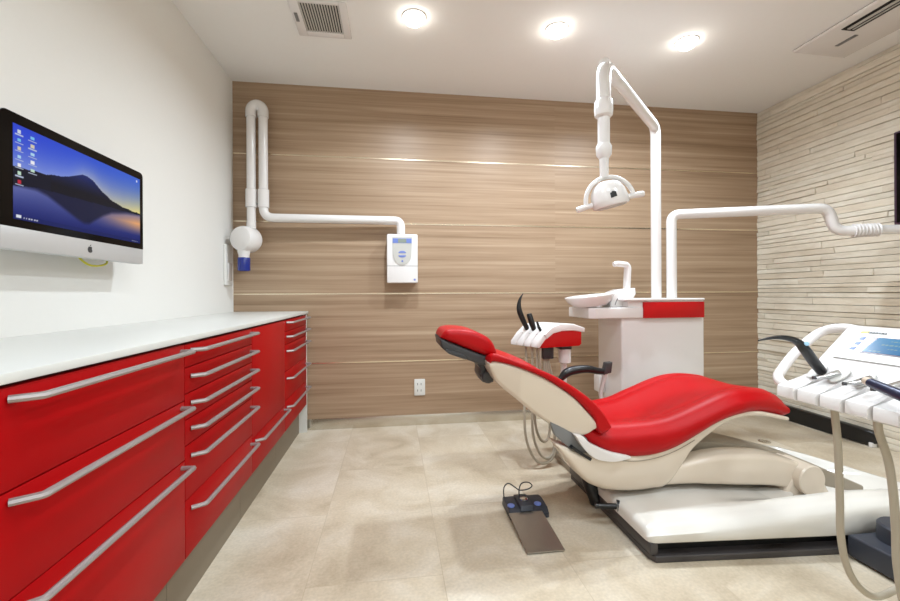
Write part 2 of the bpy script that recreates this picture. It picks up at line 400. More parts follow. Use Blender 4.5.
# ------------------------------------------------------------ monitor on the left wall
def lerp(a, b, t): return tuple(x+(y-x)*t for x, y in zip(a, b))
RIDGE = [(0, .55), (.117, .567), (.2, .58), (.34, .64), (.40, .70), (.455, .735), (.495, .735), (.53, .71), (.56, .67), (.62, .60), (.685, .54), (.75, .505), (.823, .48), (1, .462)]
MIRROR = [(0, .05), (.12, .12), (.2, .22), (.33, .52), (.41, .70), (.46, .78), (.50, .76), (.55, .6), (.62, .40), (.70, .24), (.85, .12), (1, .06)]
def picture(u, v):
    """a lake at dusk below a lone dark peak; u 0..1 left to right, v 0..1 bottom to top"""
    top = lerp((40, 66, 205), (60, 100, 205), u)
    hor = lerp((120, 140, 215), (232, 215, 130), max(0, (u-0.35)/0.65)**1.1)
    shore = 0.345+0.05*min(1, u/0.14)+0.045*max(0, (u-0.14)/0.86)
    land = interp(RIDGE, u)+0.004*math.sin(u*60)
    if v > land:
        t = min(1, (1-v)/(1-land)); c = lerp(top, hor, t**1.6)
    elif v > shore:
        c = lerp((12, 12, 26), (26, 40, 108), max(0, min(1, (v-0.5)/0.24)) if u > 0.22 else 0.1)
    else:
        w_ = (shore-v)/shore
        c = lerp((96, 104, 165), (22, 32, 105), min(1, w_*1.15))
        if u > 0.5: c = lerp(c, (228, 165, 110), max(0, min(1, (u-0.5)*2.2))*max(0, 1-abs(w_-0.32)*2.4))
        pr = interp(MIRROR, u)
        if w_ < pr: c = lerp((14, 16, 46), c, max(0.1, 1-(pr-w_)*7))
        if w_ > 0.88: c = lerp(c, (14, 26, 90), 0.8)
    for i in range(7):
        for j in range(2 if i < 5 else 1):
            cu, cv = 0.035+j*0.075, 0.93-i*0.088-j*0.012
            if abs(u-cu) < 0.010 and abs(v-cv) < 0.018: c = [(205, 215, 225), (120, 190, 230), (210, 200, 170), (170, 210, 235), (235, 235, 240), (190, 220, 200), (190, 40, 60)][(i+j) % 7 if i < 6 else 6]
            elif abs(u-cu) < 0.024 and abs(v-cv+0.033) < 0.005: c = (180, 190, 215)
    if abs(u-0.03) < 0.012 and abs(v-0.035) < 0.016: c = (220, 225, 235)
    if 0.055 < u < 0.14 and abs(v-0.028) < 0.006 and int(u*130) % 2: c = (190, 195, 215)
    if 0.955 < u < 0.97 and abs(v-0.95) < 0.014: c = (220, 225, 235)
    if 0.90 < u < 0.97 and abs(v-0.025) < 0.005 and int(u*140) % 2: c = (150, 160, 190)
    return c
def colour_grid(corner, eu, ev, nu, nv, fn):
    """grid mesh whose vertex colours hold what a screen shows"""
    bm = bmesh.new(); cl = bm.verts.layers.float_color.new('Col')
    o, eu, ev = Vector(corner), Vector(eu), Vector(ev)
    V = []
    for j in range(nv+1):
        row = []
        for i in range(nu+1):
            v = bm.verts.new(o+eu*(i/nu)+ev*(j/nv)); v[cl] = lin(fn(i/nu, j/nv))+(1,); row.append(v)
        V.append(row)
    for j in range(nv):
        for i in range(nu): bm.faces.new((V[j][i], V[j][i+1], V[j+1][i+1], V[j+1][i]))
    return bm
mx, my0, my1, mz0, mz1 = -1.02, 1.238, 1.868, 1.112, 1.487
mt = thing('computer_monitor', 'slim silver and black computer monitor on the left wall showing a mountain lake', 'monitor', (mx, (my0+my1)/2, mz0))
yz = lambda y0, y1, z0, z1, r: rr(y0, y1, z0, z1, r, 5)
b = prism(bmesh.new(), yz(my0, my1, mz0, mz1, 0.018), mx-0.024, mx-0.0015, 'yz', 0.003)
obj('housing', b, M_silver, mt)
chin = mz0+0.062
pts = [(my0+0.001, chin), (my1-0.001, chin)] + [p for p in yz(my0+0.001, my1-0.001, mz0, mz1-0.001, 0.018) if p[1] > mz0+0.1]
obj('glass_front', prism(bmesh.new(), pts, mx-0.0015, mx+0.0008, 'yz'), M_bezel, mt)
b = BOX(mx-0.0015, mx+0.0006, my0+0.002, my1-0.002, mz0+0.002, chin-0.0005, 0.0005); obj('chin', b, M_silver, mt)
sy0, sy1, sz0, sz1 = my0+0.038, my1-0.022, chin+0.022, mz1-0.030
obj('screen', colour_grid((mx+0.0012, sy0, sz0), (0, sy1-sy0, 0), (0, 0, sz1-sz0), 220, 130, picture), screen_mat('monitor_display', 0.95), mt)
# dark fruit emblem on the chin
em = bmesh.new(); cy, cz = (my0+my1)/2+0.012, mz0+0.030
pts = []
for k in range(40):
    a = 2*PI*k/40; r = 0.0115*(1-0.10*math.cos(2*a)*0 - 0.16*math.exp(-((a-PI/2)/0.35)**2) - 0.10*math.exp(-((a-1.5*PI)/0.3)**2))
    y_, z_ = r*math.cos(a)*0.95, r*math.sin(a)
    if math.hypot(y_-0.0135, z_-0.002) < 0.006:
        dd = math.hypot(y_-0.0135, z_-0.002); y_ = 0.0135+(y_-0.0135)/dd*0.006; z_ = 0.002+(z_-0.002)/dd*0.006
    pts.append((cy+y_, cz+z_))
prism(em, pts, mx+0.0006, mx+0.0012, 'yz')
lf = [(cy+0.0008+0.0052*t*math.cos(0.9)+s*0.0022*math.sin(t*PI), cz+0.0118+0.0058*t) for s, tt in ((1, (0, .25, .5, .75, 1)), (-1, (0.75, .5, .25))) for t in tt]
prism(em, lf, mx+0.0006, mx+0.0012, 'yz')
obj('emblem', em, M_dark, mt, label='dark apple-shaped emblem with a bite')
b = bmesh.new(); box(b, mx-0.05, mx-0.024, 1.49, 1.61, 1.25, 1.37, 0.003); box(b, XL, mx-0.05, 1.46, 1.64, 1.22, 1.40, 0.003)
obj('wall_bracket', b, M_dark, mt)
b = tube(bmesh.new(), smooth([(XL+0.004, 1.61, 1.20), (-1.09, 1.61, 1.13), (-1.075, 1.635, 1.098), (-1.068, 1.68, 1.094), (-1.07, 1.73, 1.108), (-1.09, 1.75, 1.135), (XL+0.004, 1.75, 1.16)]), 0.0035, 8)
obj('network_cable', b, M_yel, None, label='short yellow cable looping out below the monitor', cat='cable')
b = prism(bmesh.new(), yz(2.945, 3.055, 1.05, 1.325, 0.008), XL, XL+0.018, 'yz', 0.004)
pl = thing('wall_switch_plate', 'tall white control plate on left wall close to the corner', 'wall plate', (XL, 3.0, 1.18))
obj('plate', b, M_wall, pl)
obj('rocker', BOX(XL+0.018, XL+0.024, 2.97, 3.03, 1.08, 1.2, 0.003), M_white, pl)

# ------------------------------------------------------------ wall mounted x-ray unit
YX = 3.03
xr = thing('xray_unit', 'white wall-mounted x-ray unit with folded tube arm and control box', 'x-ray unit', (0.07, YB, 1.07))
cb = obj('control_box', prism(bmesh.new(), rr(-0.040, 0.182, 1.064, 1.418, 0.010), YX-0.015, YB-0.001, 'xz', 0.006, 3), M_white, xr)
obj('box_seam', BOX(-0.0405, 0.1825, YX-0.0155, YX+0.06, 1.186, 1.189), M_grey, cb)
pts = [(-0.002, 1.398), (0.142, 1.398)] + [(0.07+0.066*math.cos(-a), 1.27+0.075*math.sin(-a)) for a in [PI*k/14 for k in range(15)]]
obj('keypad', prism(bmesh.new(), pts, YX-0.019, YX-0.0151, 'xz'), M_lgrey, cb, label='raised pale keypad with rounded lower end')
obj('display_band', BOX(0.002, 0.138, YX-0.0205, YX-0.019, 1.352, 1.386), M_btn, cb)
obj('display', BOX(0.040, 0.100, YX-0.0215, YX-0.0205, 1.355, 1.383), M_lcd, cb)
b = bmesh.new()
for s in (1, -1):
    p = [(0.07+0.028*math.cos(a), 1.272+s*0.008+s*0.016*math.sin(a)) for a in [PI*k/10 for k in range(11)]]
    prism(b, p if s > 0 else p[::-1], YX-0.021, YX-0.0191, 'xz')
lathe(b, [(0.007, 0), (0.007, 0.002)], (0.07, YX-0.019, 1.222), Matrix.Rotation(PI/2, 4, 'X'), 14)
obj('button', b, M_btn, cb, label='blue arrow buttons')
obj('badge', BOX(0.152, 0.166, YX-0.0165, YX-0.0151, 1.082, 1.095), M_btn, cb)
xa, xb_ = -0.886, -0.966
b = tube(bmesh.new(), fillet([(0.062, YX+0.02, 1.42), (0.062, YX+0.02, 1.520), (xa, YX, 1.520), (xa, YX, 2.24)], 0.07, 8), 0.0305, 20)
obj('arm_tube', b, M_white, xr)
b = bmesh.new(); c = (xa+xb_)/2
tube(b, [(xa, YX, 2.215), (xa, YX, 2.24)]+[(c+(xa-c)*math.cos(a), YX, 2.255+0.045*math.sin(a)) for a in [PI*k/12 for k in range(13)]]+[(xb_, YX, 2.24), (xb_, YX, 2.215)], 0.036, 20)
obj('elbow', b, M_white, xr, label='smooth white U-shaped elbow at the top of the arm')
b = tube(bmesh.new(), [(xb_, YX, 2.22), (xb_, YX, 1.42)], 0.0295, 20); obj('arm_tube', b, M_white, xr)
for x_ in (xa, xb_):
    b = lathe(bmesh.new(), [(0.03, 0), (0.037, 0.002), (0.037, 0.125), (0.031, 0.128)], (x_, YX, 1.588)); obj('sleeve', b, M_white, xr)
obj('arm_link', BOX(xb_+0.03, xa-0.03, YX-0.008, YX+0.008, 1.605, 1.62, 0.003), M_grey, xr)
Ry = Matrix.Rotation(PI/2, 4, 'X')
hd = thing_head = bmesh.new()
lathe(hd, [(0.002, -0.085), (0.055, -0.083), (0.078, -0.072), (0.088, -0.05), (0.088, 0.03), (0.078, 0.05), (0.05, 0.06), (0.002, 0.061)], (-0.982, YX-0.03, 1.362), zalign((0, 0, 0), (0.38, 1, 0)), 36)
ho = obj('tube_head', hd, M_white, xr)
b = tube(bmesh.new(), [(xb_, YX, 1.50), (xb_-0.003, YX, 1.43)], [0.029, 0.033], 20); obj('neck', b, M_white, ho)
b = lathe(bmesh.new(), [(0.045, 0.075), (0.040, 0.04), (0.034, 0.015), (0.034, 0.0)], (-0.996, YX-0.06, 1.235)); obj('cone', b, M_white, ho)
b = lathe(bmesh.new(), [(0.038, 0.0), (0.040, -0.006), (0.040, -0.088), (0.037, -0.09), (0.033, -0.09), (0.033, -0.07), (0.002, -0.07)], (-0.996, YX-0.06, 1.236)); obj('aiming_cylinder', b, M_blue, ho, label='short cobalt blue aiming cylinder')
b = BOX(-1.03, -1.028, YX-0.125, YX-0.12, 1.33, 1.40); b.free()

ot = thing('wall_outlet', 'small white power outlet low on the wood panel wall', 'outlet', (0.195, YB, 0.28))
obj('cover_plate', prism(bmesh.new(), rr(0.157, 0.238, 0.222, 0.345, 0.006), YB-0.008, YB, 'xz', 0.003), M_top, ot)
for zc in (0.260, 0.308):
    for x_ in (0.182, 0.208): obj('socket_slot', BOX(x_-0.002, x_+0.002, YB-0.0095, YB-0.007, zc-0.008, zc+0.008), M_dark, ot)

# ------------------------------------------------------------ cuspidor unit with its poles
cu = thing('cuspidor_unit', 'white and red spittoon unit with rinsing bowl standing before wood wall', 'cuspidor', (1.7, 2.55, 0))
obj('cabinet', BOX(1.405, 1.972, 2.40, 2.70, 0.012, 0.833, 0.012, 3), M_white, cu)
obj('plinth', BOX(1.43, 1.95, 2.43, 2.68, 0, 0.014), M_dark, cu)
pts = [(1.180, 2.50), (1.182, 2.385), (1.215, 2.36), (1.45, 2.378), (1.945, 2.378), (1.965, 2.72), (1.35, 2.72), (1.16, 2.62)]
hb = obj('upper_housing', prism(bmesh.new(), pts, 0.828, 0.895, 'xy', 0.008, 3), M_white, cu)
pts = [(1.575, 2.374), (1.945, 2.374), (1.965, 2.724), (1.40, 2.724), (1.36, 2.55), (1.45, 2.40)]
obj('upper_block', prism(bmesh.new(), pts, 0.89, 0.938, 'xy', 0.006, 3), M_white, cu)
obj('red_panel', BOX(1.535, 1.946, 2.366, 2.392, 0.828, 0.928, 0.003), M_redpan, cu, label='glossy red front panel')
obj('top_plate', prism(bmesh.new(), rr(1.40, 1.953, 2.36, 2.73, 0.02), 0.936, 0.950, 'xy', 0.005, 3), M_white, cu)
# bowl, tilted a little towards the patient
bx, by, bz = 1.235, 2.47, 0.895
prof = [(0.05, 0.0), (0.10, 0.006), (0.132, 0.035), (0.150, 0.064), (0.150, 0.070), (0.143, 0.070), (0.13, 0.045), (0.10, 0.022), (0.03, 0.014), (0.002, 0.013)]
tilt = Matrix.Rotation(-0.11, 4, 'Y')
bo = obj('rinsing_bowl', lathe(bmesh.new(), prof, (bx, by, bz+0.004), tilt, 48), M_white, cu, ang=50)
b = tube(bmesh.new(), [(bx+0.112+0.012*math.cos(a)-0.01, by-0.128+0.06*math.sin(a)*0.2, bz+0.055-0.055*(1-math.cos(a*0.8))) for a in [PI*0.5*k/8 for k in range(9)]], 0.003, 8)
obj('bowl_clip', b, M_grey, bo)
pts = [(1.35, 0.895), (1.355, 0.95), (1.375, 0.990), (1.43, 1.008), (1.52, 1.016), (1.525, 0.98), (1.50, 0.935), (1.48, 0.895)]
obj('faucet_base', prism(bmesh.new(), pts, 2.43, 2.55, 'xz', 0.012, 3), M_white, cu)
b = tube(bmesh.new(), fillet([(1.493, 2.49, 0.99), (1.503, 2.49, 1.165), (1.415, 2.47, 1.172), (1.395, 2.47, 1.165)], 0.025, 6), [0.023, 0.020, 0.017, 0.016], 16)
obj('cup_filler', b, M_white, cu, label='white hooked water spout')
obj('side_box', BOX(1.362, 1.404, 2.60, 2.68, 0.32, 0.43, 0.006), M_white, cu)
P1 = (1.708, 2.50)
lt = thing('operating_light', 'white jointed operating light hanging from a tall pole behind chair', 'dental light', (P1[0], P1[1], 0.95))
pk = Vector((1.078, 2.0, 2.165))
b = tube(bmesh.new(), fillet([(P1[0], P1[1], 0.951), (P1[0], P1[1], 2.065), tuple(pk)], 0.06, 6), 0.031, 22); obj('pole', b, M_white, lt)
b = tube(bmesh.new(), fillet([tuple(pk+Vector((0.13, 0.105, -0.028))), tuple(pk), (1.078, 2.0, 1.955)], 0.08, 8), 0.036, 22); obj('elbow', b, M_white, lt)
b = lathe(bmesh.new(), [(0.036, 0.095), (0.045, 0.08), (0.047, 0.04), (0.044, 0.01), (0.034, 0)], (1.078, 2.0, 1.885)); obj('joint_sleeve', b, M_white, lt)
b = tube(bmesh.new(), [(1.078, 2.0, 1.91), (1.078, 2.0, 1.74)], 0.030, 20); obj('drop_tube', b, M_white, lt)
b = lathe(bmesh.new(), [(0.033, 0.075), (0.040, 0.06), (0.038, 0.02), (0.025, 0)], (1.078, 2.0, 1.675)); obj('joint_sleeve', b, M_white, lt)
b = tube(bmesh.new(), [(1.078, 2.0, 1.69), (1.080, 2.0, 1.575)], [0.024, 0.021], 20); obj('neck', b, M_white, lt)
HM = Matrix.Translation((1.103, 1.995, 1.478)) @ Matrix.Rotation(-0.13, 4, 'Z') @ Matrix.Rotation(-0.24, 4, 'Y')
def put(bm, M):
    bmesh.ops.transform(bm, matrix=M, verts=bm.verts[:]); return bm
b = tube(bmesh.new(), [(0.125*math.cos(a), 0, -0.02+0.122*math.sin(a)) for a in [PI*k/20 for k in range(21)]], 0.0115, 12, 1.0)
obj('yoke', put(b, HM), M_white, lt, label='half-ring yoke over the lamp head')
# lamp head: a shallow dome with a flat lower edge
rings = []
for zz, s in ((-0.05, 0.92), (-0.045, 1.0), (-0.01, 1.0), (0.03, 0.92), (0.06, 0.74), (0.078, 0.48), (0.084, 0.15)):
    rings.append([Vector((0.095*s*math.cos(t), 0.062*s*math.sin(t), zz)) for t in [2*PI*k/36 for k in range(36)]])
hdo = obj('lamp_head', put(loft(bmesh.new(), rings), HM), M_white, lt, ang=60)
b = lathe(bmesh.new(), [(0.055, 0), (0.055, -0.004), (0.002, -0.008)], (0, 0, -0.05), Matrix.Diagonal((1.4, 0.85, 1, 1)), 30)
obj('reflector_glass', put(b, HM), M_lgrey, hdo)
b = prism(bmesh.new(), [(-0.018, -0.015), (0.014, -0.012), (0.012, 0.012), (-0.004, 0.017), (-0.016, 0.010)], -0.0645, -0.058, 'xz')
obj('sensor_window', put(b, HM), M_black, hdo, label='small black window on the lamp face')
for s in (-1, 1):
    b = tube(bmesh.new(), [(s*0.095, 0, -0.022), (s*0.125, 0, -0.022), (s*0.172, 0, -0.026), (s*0.178, 0, -0.027)], [0.013, 0.014, 0.0155, 0.012], 14)
    obj('grip', put(b, HM), M_white, lt)

P2 = (1.796, 2.47)
oa = thing('overhead_arm', 'white horizontal tube arm on short pole reaching right before stone wall', 'arm', (P2[0], P2[1], 0.95))
b = tube(bmesh.new(), fillet([(P2[0], P2[1], 0.951), (P2[0], P2[1], 1.492), (2.635, 2.19, 1.497), (2.672, 2.18, 1.355), (2.775, 2.12, 1.352)], 0.055, 7), 0.031, 22); obj('pole', b, M_white, oa)
b = bmesh.new(); a, c = Vector((2.745, 2.135, 1.352)), Vector((2.85, 2.085, 1.352)); pts = []; rs = []
for i in range(41):
    pts.append(a.lerp(c, i/40)); rs.append(0.036+0.005*math.cos(i/40*2*PI*7))
tube(b, pts, rs, 20); obj('ribbed_joint', b, M_white, oa)
b = tube(bmesh.new(), fillet([(2.83, 2.095, 1.352), (2.99, 2.03, 1.35), (2.98, 1.90, 1.30)], 0.06, 6), 0.028, 20); obj('forearm', b, M_white, oa)
b = tube(bmesh.new(), fillet([(2.98, 1.91, 1.305), (2.90, 1.80, 1.20), (1.75, 0.86, 0.76), (1.42, 0.72, 0.70), (1.33, 0.70, 0.705)], 0.08, 6), 0.024, 18); obj('lower_arm', b, M_white, oa)

# ------------------------------------------------------------ assistant's tray
tr = thing('instrument_tray', 'small white and red assistant instrument tray with grey hoses behind backrest', 'instrument tray', (0.95, 2.36, 0.68))
side = [(0.835, 0.660), (0.84, 0.685), (0.866, 0.730), (0.90, 0.764), (1.00, 0.766), (1.075, 0.752), (1.075, 0.680), (1.062, 0.668)]
# body follows a skewed plan: the rest row runs back to the left
SK = Matrix(((1, -0.55, 0, 0.55*2.27), (0, 1, 0, 0), (0, 0, 1, 0), (0, 0, 0, 1)))
b = prism(bmesh.new(), side, 2.264, 2.44, 'xz', 0.003, 2, SK); obj('red_body', b, M_redpan, tr, label='red lower body')
top = [(0.86, 0.712), (0.90, 0.742), (0.95, 0.755), (1.02, 0.757), (1.088, 0.747), (1.088, 0.772), (1.02, 0.796), (0.94, 0.798), (0.89, 0.780), (0.845, 0.737)]
b = prism(bmesh.new(), top, 2.255, 2.45, 'xz', 0.006, 3, SK); obj('top_cover', b, M_white, tr)
for i in range(4):
    y0 = 2.262+i*0.048
    sd = [(0.807, 0.664), (0.807, 0.685), (0.843, 0.735), (0.888, 0.780), (0.92, 0.757), (0.872, 0.722), (0.838, 0.680), (0.825, 0.660)]
    obj('instrument_rest', prism(bmesh.new(), sd, y0, y0+0.044, 'xz', 0.007, 3, SK), M_white, tr)
b = BOX(0.865, 0.935, 2.32, 2.38, 0.60, 0.672, 0.008); obj('bracket', b, M_dark, tr)
b = BOX(0.97, 1.04, 2.31, 2.39, 0.655, 0.674, 0.003); obj('bracket', b, M_dark, tr)
b = lathe(bmesh.new(), [(0.028, -0.085), (0.036, -0.08), (0.036, 0.0)], (1.01, 2.345, 0.656)); obj('filter_cup', b, M_white, tr)
b = tube(bmesh.new(), fillet([(1.01, 2.36, 0.60), (1.01, 2.36, 0.30), (1.095, 2.36, 0.18), (1.095, 2.36, 0.002)], 0.06, 6), 0.019, 16); obj('support_arm', b, M_white, tr)
for pts in ([(0.80, 2.38, 0.68), (0.80, 2.36, 0.5), (0.765, 2.30, 0.33), (0.76, 2.26, 0.17), (0.80, 2.24, 0.06), (0.86, 2.24, 0.028), (0.93, 2.27, 0.06), (0.98, 2.31, 0.20), (0.97, 2.35, 0.4), (0.93, 2.36, 0.60)],
            [(0.825, 2.34, 0.68), (0.825, 2.33, 0.5), (0.80, 2.27, 0.33), (0.80, 2.25, 0.18), (0.84, 2.24, 0.075), (0.90, 2.26, 0.050), (0.945, 2.30, 0.12), (0.95, 2.34, 0.35), (0.92, 2.355, 0.60)],
            [(0.845, 2.31, 0.68), (0.845, 2.31, 0.5), (0.82, 2.29, 0.34), (0.83, 2.28, 0.20), (0.87, 2.28, 0.135), (0.915, 2.30, 0.18), (0.925, 2.34, 0.36), (0.91, 2.35, 0.60)],
            [(0.855, 2.285, 0.675), (0.86, 2.30, 0.56), (0.875, 2.33, 0.44), (0.90, 2.345, 0.50), (0.90, 2.35, 0.60)]):
    obj('hose', tube(bmesh.new(), smooth(pts), 0.0075, 10), M_hose, tr)
for o_ in tr.children:
    if o_.name.split('.')[0] in ('red_body', 'top_cover', 'instrument_rest'): o_.location = (0, 0, 0.013)
    if o_.name.split('.')[0] == 'hose': o_.location = (-0.018, 0, 0)
def sk(x, y, z): return (x-0.55*(y-2.27), y, z)
b = tube(bmesh.new(), smooth([sk(0.875, 2.40, 0.765), (0.775, 2.40, 0.82), (0.753, 2.40, 0.875), (0.748, 2.40, 0.915), (0.757, 2.40, 0.955), (0.775, 2.40, 0.985)]), [0.014, 0.016, 0.017, 0.013, 0.007, 0.002], 12)
obj('suction_tip', b, M_black, None, label='black curved suction handpiece standing on the small red tray', cat='handpiece', at=(0.78, 2.4, 0.76))
b = tube(bmesh.new(), [sk(0.875, 2.355, 0.765), (0.812, 2.355, 0.81), (0.796, 2.355, 0.862), (0.795, 2.355, 0.866)], [0.014, 0.018, 0.016, 0.013], 12)
obj('suction_valve', b, M_black, None, label='short thick black suction valve, middle of three on the small red tray', cat='handpiece', at=(0.82, 2.355, 0.77))
b = tube(bmesh.new(), [sk(0.87, 2.305, 0.765), (0.836, 2.305, 0.79), (0.826, 2.305, 0.822)], [0.009, 0.009, 0.006], 10)
obj('air_syringe', b, M_black, None, label='smallest black nozzle, right of three on the small red tray', cat='handpiece', at=(0.85, 2.305, 0.77))

# ------------------------------------------------------------ the dental chair
CY0, CY1 = 1.60, 2.10
dc = thing('dental_chair', 'red reclined dental chair with cream shell on a white floor base', 'dental chair', (1.4, 1.82, 0))
# base
plan = [(0.932, 1.42), (0.945, 1.392), (1.30, 1.364), (1.67, 1.338), (2.05, 1.326), (2.30, 1.346), (2.36, 1.43), (2.33, 1.52), (2.22, 1.62), (2.02, 1.98), (1.85, 2.06), (1.5, 2.10), (0.99, 2.12), (0.932, 2.09)]
obj('base_plate', prism(bmesh.new(), plan, 0.0, 0.024, 'xy', 0.003, 1), M_plinth, dc)
inner = [(0.945, 1.45), (0.965, 1.432), (1.30, 1.410), (1.67, 1.386), (2.05, 1.374), (2.28, 1.392), (2.33, 1.44), (2.30, 1.52), (2.18, 1.62), (2.0, 1.96), (1.84, 2.04), (1.5, 2.09), (0.99, 2.10), (0.945, 2.07)]
obj('base_recess', prism(bmesh.new(), inner, 0.024, 0.068, 'xy'), mat('deep_black_recess', (6, 6, 7), 0.5), dc, label='black recessed band under the base shell')
obj('base_end_cap', BOX(0.928, 0.958, 1.398, 2.10, 0.026, 0.070, 0.004), M_plinth, dc)
# base shell: loft along x
ztop = curve([(0.93, 0.112), (1.1, 0.120), (1.35, 0.136), (1.6, 0.158), (1.8, 0.170), (2.0, 0.168), (2.2, 0.14), (2.36, 0.11)], 4)
yn = [(0.93, 1.41), (1.30, 1.382), (1.67, 1.354), (2.05, 1.342), (2.25, 1.36), (2.36, 1.47)]
yf = [(0.93, 2.10), (1.5, 2.10), (1.85, 2.06), (2.02, 1.97), (2.12, 1.80), (2.22, 1.60), (2.36, 1.52)]
rings = []
for x in [0.925, 0.93, 0.94, 0.96, 1.0]+[1.05+0.06*i for i in range(21)]+[2.29, 2.33, 2.355, 2.36]:
    e = min(1.0, (x-0.925)/0.03) if x < 1 else min(1.0, (2.362-x)/0.05)
    e = math.sqrt(max(0.0, 1-(1-e)**2)); a0, a1 = interp(yn, x), interp(yf, x); zt = 0.075+(interp(ztop, x)-0.075)*(0.35+0.65*e)
    m_ = (1-e)*0.02
    ring = []
    y0_, y1_ = a0+m_-0.014, a1-m_
    ring = [Vector((x, yy, zz)) for (yy, zz) in [(y0_+0.02, 0.068), (y0_+0.003, 0.069), (y0_, 0.074), (y0_+0.003, 0.6*zt+0.4*0.07), (y0_+0.012, zt-0.016), (y0_+0.022, zt-0.006), (y0_+0.038, zt-0.001)]]
    ya, yb = y0_+0.045, y1_-0.045
    dep = interp([(1.3, 0.0), (1.5, 0.03), (1.7, 0.075), (1.9, 0.085), (2.02, 0.075), (2.12, 0.03), (2.2, 0.0)], x)
    for k in range(25):
        yy = ya+(yb-ya)*k/24
        f_ = min((yy-(ya+0.085))/0.05, ((yb-0.03)-yy)/0.035); f_ = max(0.0, min(1.0, f_)); f_ = f_*f_*(3-2*f_)
        ring.append(Vector((x, yy, zt+0.002-dep*f_)))
    ring += [Vector((x, yy, zz)) for (yy, zz) in [(y1_-0.03, zt-0.002), (y1_-0.01, zt-0.015), (y1_, 0.6*zt+0.4*0.07), (y1_, 0.074), (y1_-0.02, 0.068)]]
    rings.append(ring)
obj('base_shell', loft(bmesh.new(), rings), M_base, dc, ang=50)
obj('service_cover', lathe(bmesh.new(), [(0.10, 0.0), (0.098, 0.004), (0.002, 0.005)], (1.60, 1.60, 0.1045), Matrix.Diagonal((1.3, 0.6, 1, 1)), 36), M_base, dc)
# added far wedge; its dark taupe stands in for shade in the trough
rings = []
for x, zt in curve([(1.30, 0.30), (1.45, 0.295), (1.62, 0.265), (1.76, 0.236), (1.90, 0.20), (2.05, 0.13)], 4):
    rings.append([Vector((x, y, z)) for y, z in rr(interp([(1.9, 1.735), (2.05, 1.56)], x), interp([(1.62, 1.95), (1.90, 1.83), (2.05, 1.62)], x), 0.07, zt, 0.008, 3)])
obj('shade_wedge', loft(bmesh.new(), rings), M_taupe, dc, ang=50, label='taupe sloping wedge, its dark tone standing in for shade')
prf = [(1.70, 0.07), (1.70, 0.10), (1.76, 0.20), (1.80, 0.226), (1.845, 0.218), (1.89, 0.165), (1.93, 0.09), (1.93, 0.07)]
obj('pivot_bracket', prism(bmesh.new(), prf, 1.60, 1.74, 'xz', 0.012, 3), M_cream, dc)
# lifting arm
up = curve([(1.18, 0.235), (1.26, 0.252), (1.374, 0.276), (1.515, 0.280), (1.66, 0.264), (1.76, 0.236), (1.82, 0.215), (1.86, 0.19)], 4)
lo = curve([(1.18, 0.150), (1.305, 0.156), (1.515, 0.143), (1.66, 0.130), (1.76, 0.108), (1.82, 0.105), (1.86, 0.13)], 4)
rings = []
for i in range(25):
    x = 1.08+0.78*i/24
    rings.append([Vector((x, y, z)) for y, z in rr(interp([(1.08, 1.66), (1.22, 1.634), (1.36, 1.612), (1.5, 1.605)], x), 1.72, interp(lo, x), interp(up, x), 0.022, 5)])
obj('lift_arm', loft(bmesh.new(), rings), M_cream, dc, ang=50)
b = lathe(bmesh.new(), [(0.066, 0.0), (0.066, 0.125), (0.061, 0.130), (0.058, 0.1285), (0.002, 0.131)], (1.808, 1.70, 0.162), Matrix.Rotation(PI/2, 4, 'X'), 40)
obj('pivot_cap', b, M_cream, dc, label='round cream pivot cap')
# dark column and foot stop at the head end of the base
b = tube(bmesh.new(), smooth([(0.93, 1.80, 0.02), (0.905, 1.82, 0.10), (0.90, 1.86, 0.17), (0.93, 1.88, 0.24)], 4), 0.032, 16); obj('bellows', b, M_black, dc)
b = bmesh.new(); tube(b, [(0.845, 1.655, 0.085), (0.955, 1.625, 0.088)], 0.0115, 14); lathe(b, [(0.024, 0), (0.024, 0.012)], (0.942, 1.630, 0.088), zalign((0, 0, 0), (-0.94, 0.33, 0)), 18)
obj('foot_stop', b, M_black, dc, label='short black foot stop rod')
prf = [(1.93, 0.0), (1.93, 0.018), (1.95, 0.03), (2.33, 0.03), (2.345, 0.0)]
b = prism(bmesh.new(), rr(0.955, 1.06, 2.10, 2.41, 0.01), 0.0, 0.035, 'xy', 0.004); obj('floor_duct', b, M_taupe, dc, label='low taupe duct joining the base to the spittoon unit')
# seat shell
sb = curve([(0.60, 0.43), (0.671, 0.407), (0.773, 0.378), (0.877, 0.330), (0.982, 0.308), (1.09, 0.313), (1.199, 0.343), (1.311, 0.397), (1.401, 0.437), (1.493, 0.460), (1.586, 0.463), (1.68, 0.444), (1.745, 0.428)], 5)
ssb = curve([(0.655, 0.372), (0.70, 0.352), (0.75, 0.332), (0.80, 0.320), (0.877, 0.322), (0.93, 0.316), (0.982, 0.308)], 5)
sl = curve([(0.655, 0.366), (0.671, 0.348), (0.73, 0.265), (0.796, 0.196), (0.85, 0.165), (0.903, 0.148), (1.012, 0.137), (1.10, 0.140), (1.17, 0.150), (1.235, 0.235), (1.28, 0.30), (1.35, 0.357), (1.42, 0.407), (1.489, 0.434), (1.56, 0.442), (1.63, 0.436), (1.70, 0.421), (1.745, 0.412)], 5)
def hull(xs, up, lo, y0, y1_, r, slope=0.0):
    rings = []
    for x in xs:
        a, b_ = interp(lo, x), interp(up, x)
        y1 = interp(y1_, x) if isinstance(y1_, list) else y1_
        ring = rr(y0, y1, a, max(b_, a+0.006), r, 5); m = (a+b_)/2
        rings.append([Vector((x, (y+(b_-z)*slope*(1 if y < (y0+y1)/2 else -1)), z)) for y, z in ring])
    return rings
xs = [0.655+0.0113*i for i in range(97)]
shell_top = [(x, min(interp(ssb, x), interp(sb, x)) if x < 0.98 else interp(sb, x)) for x in xs]
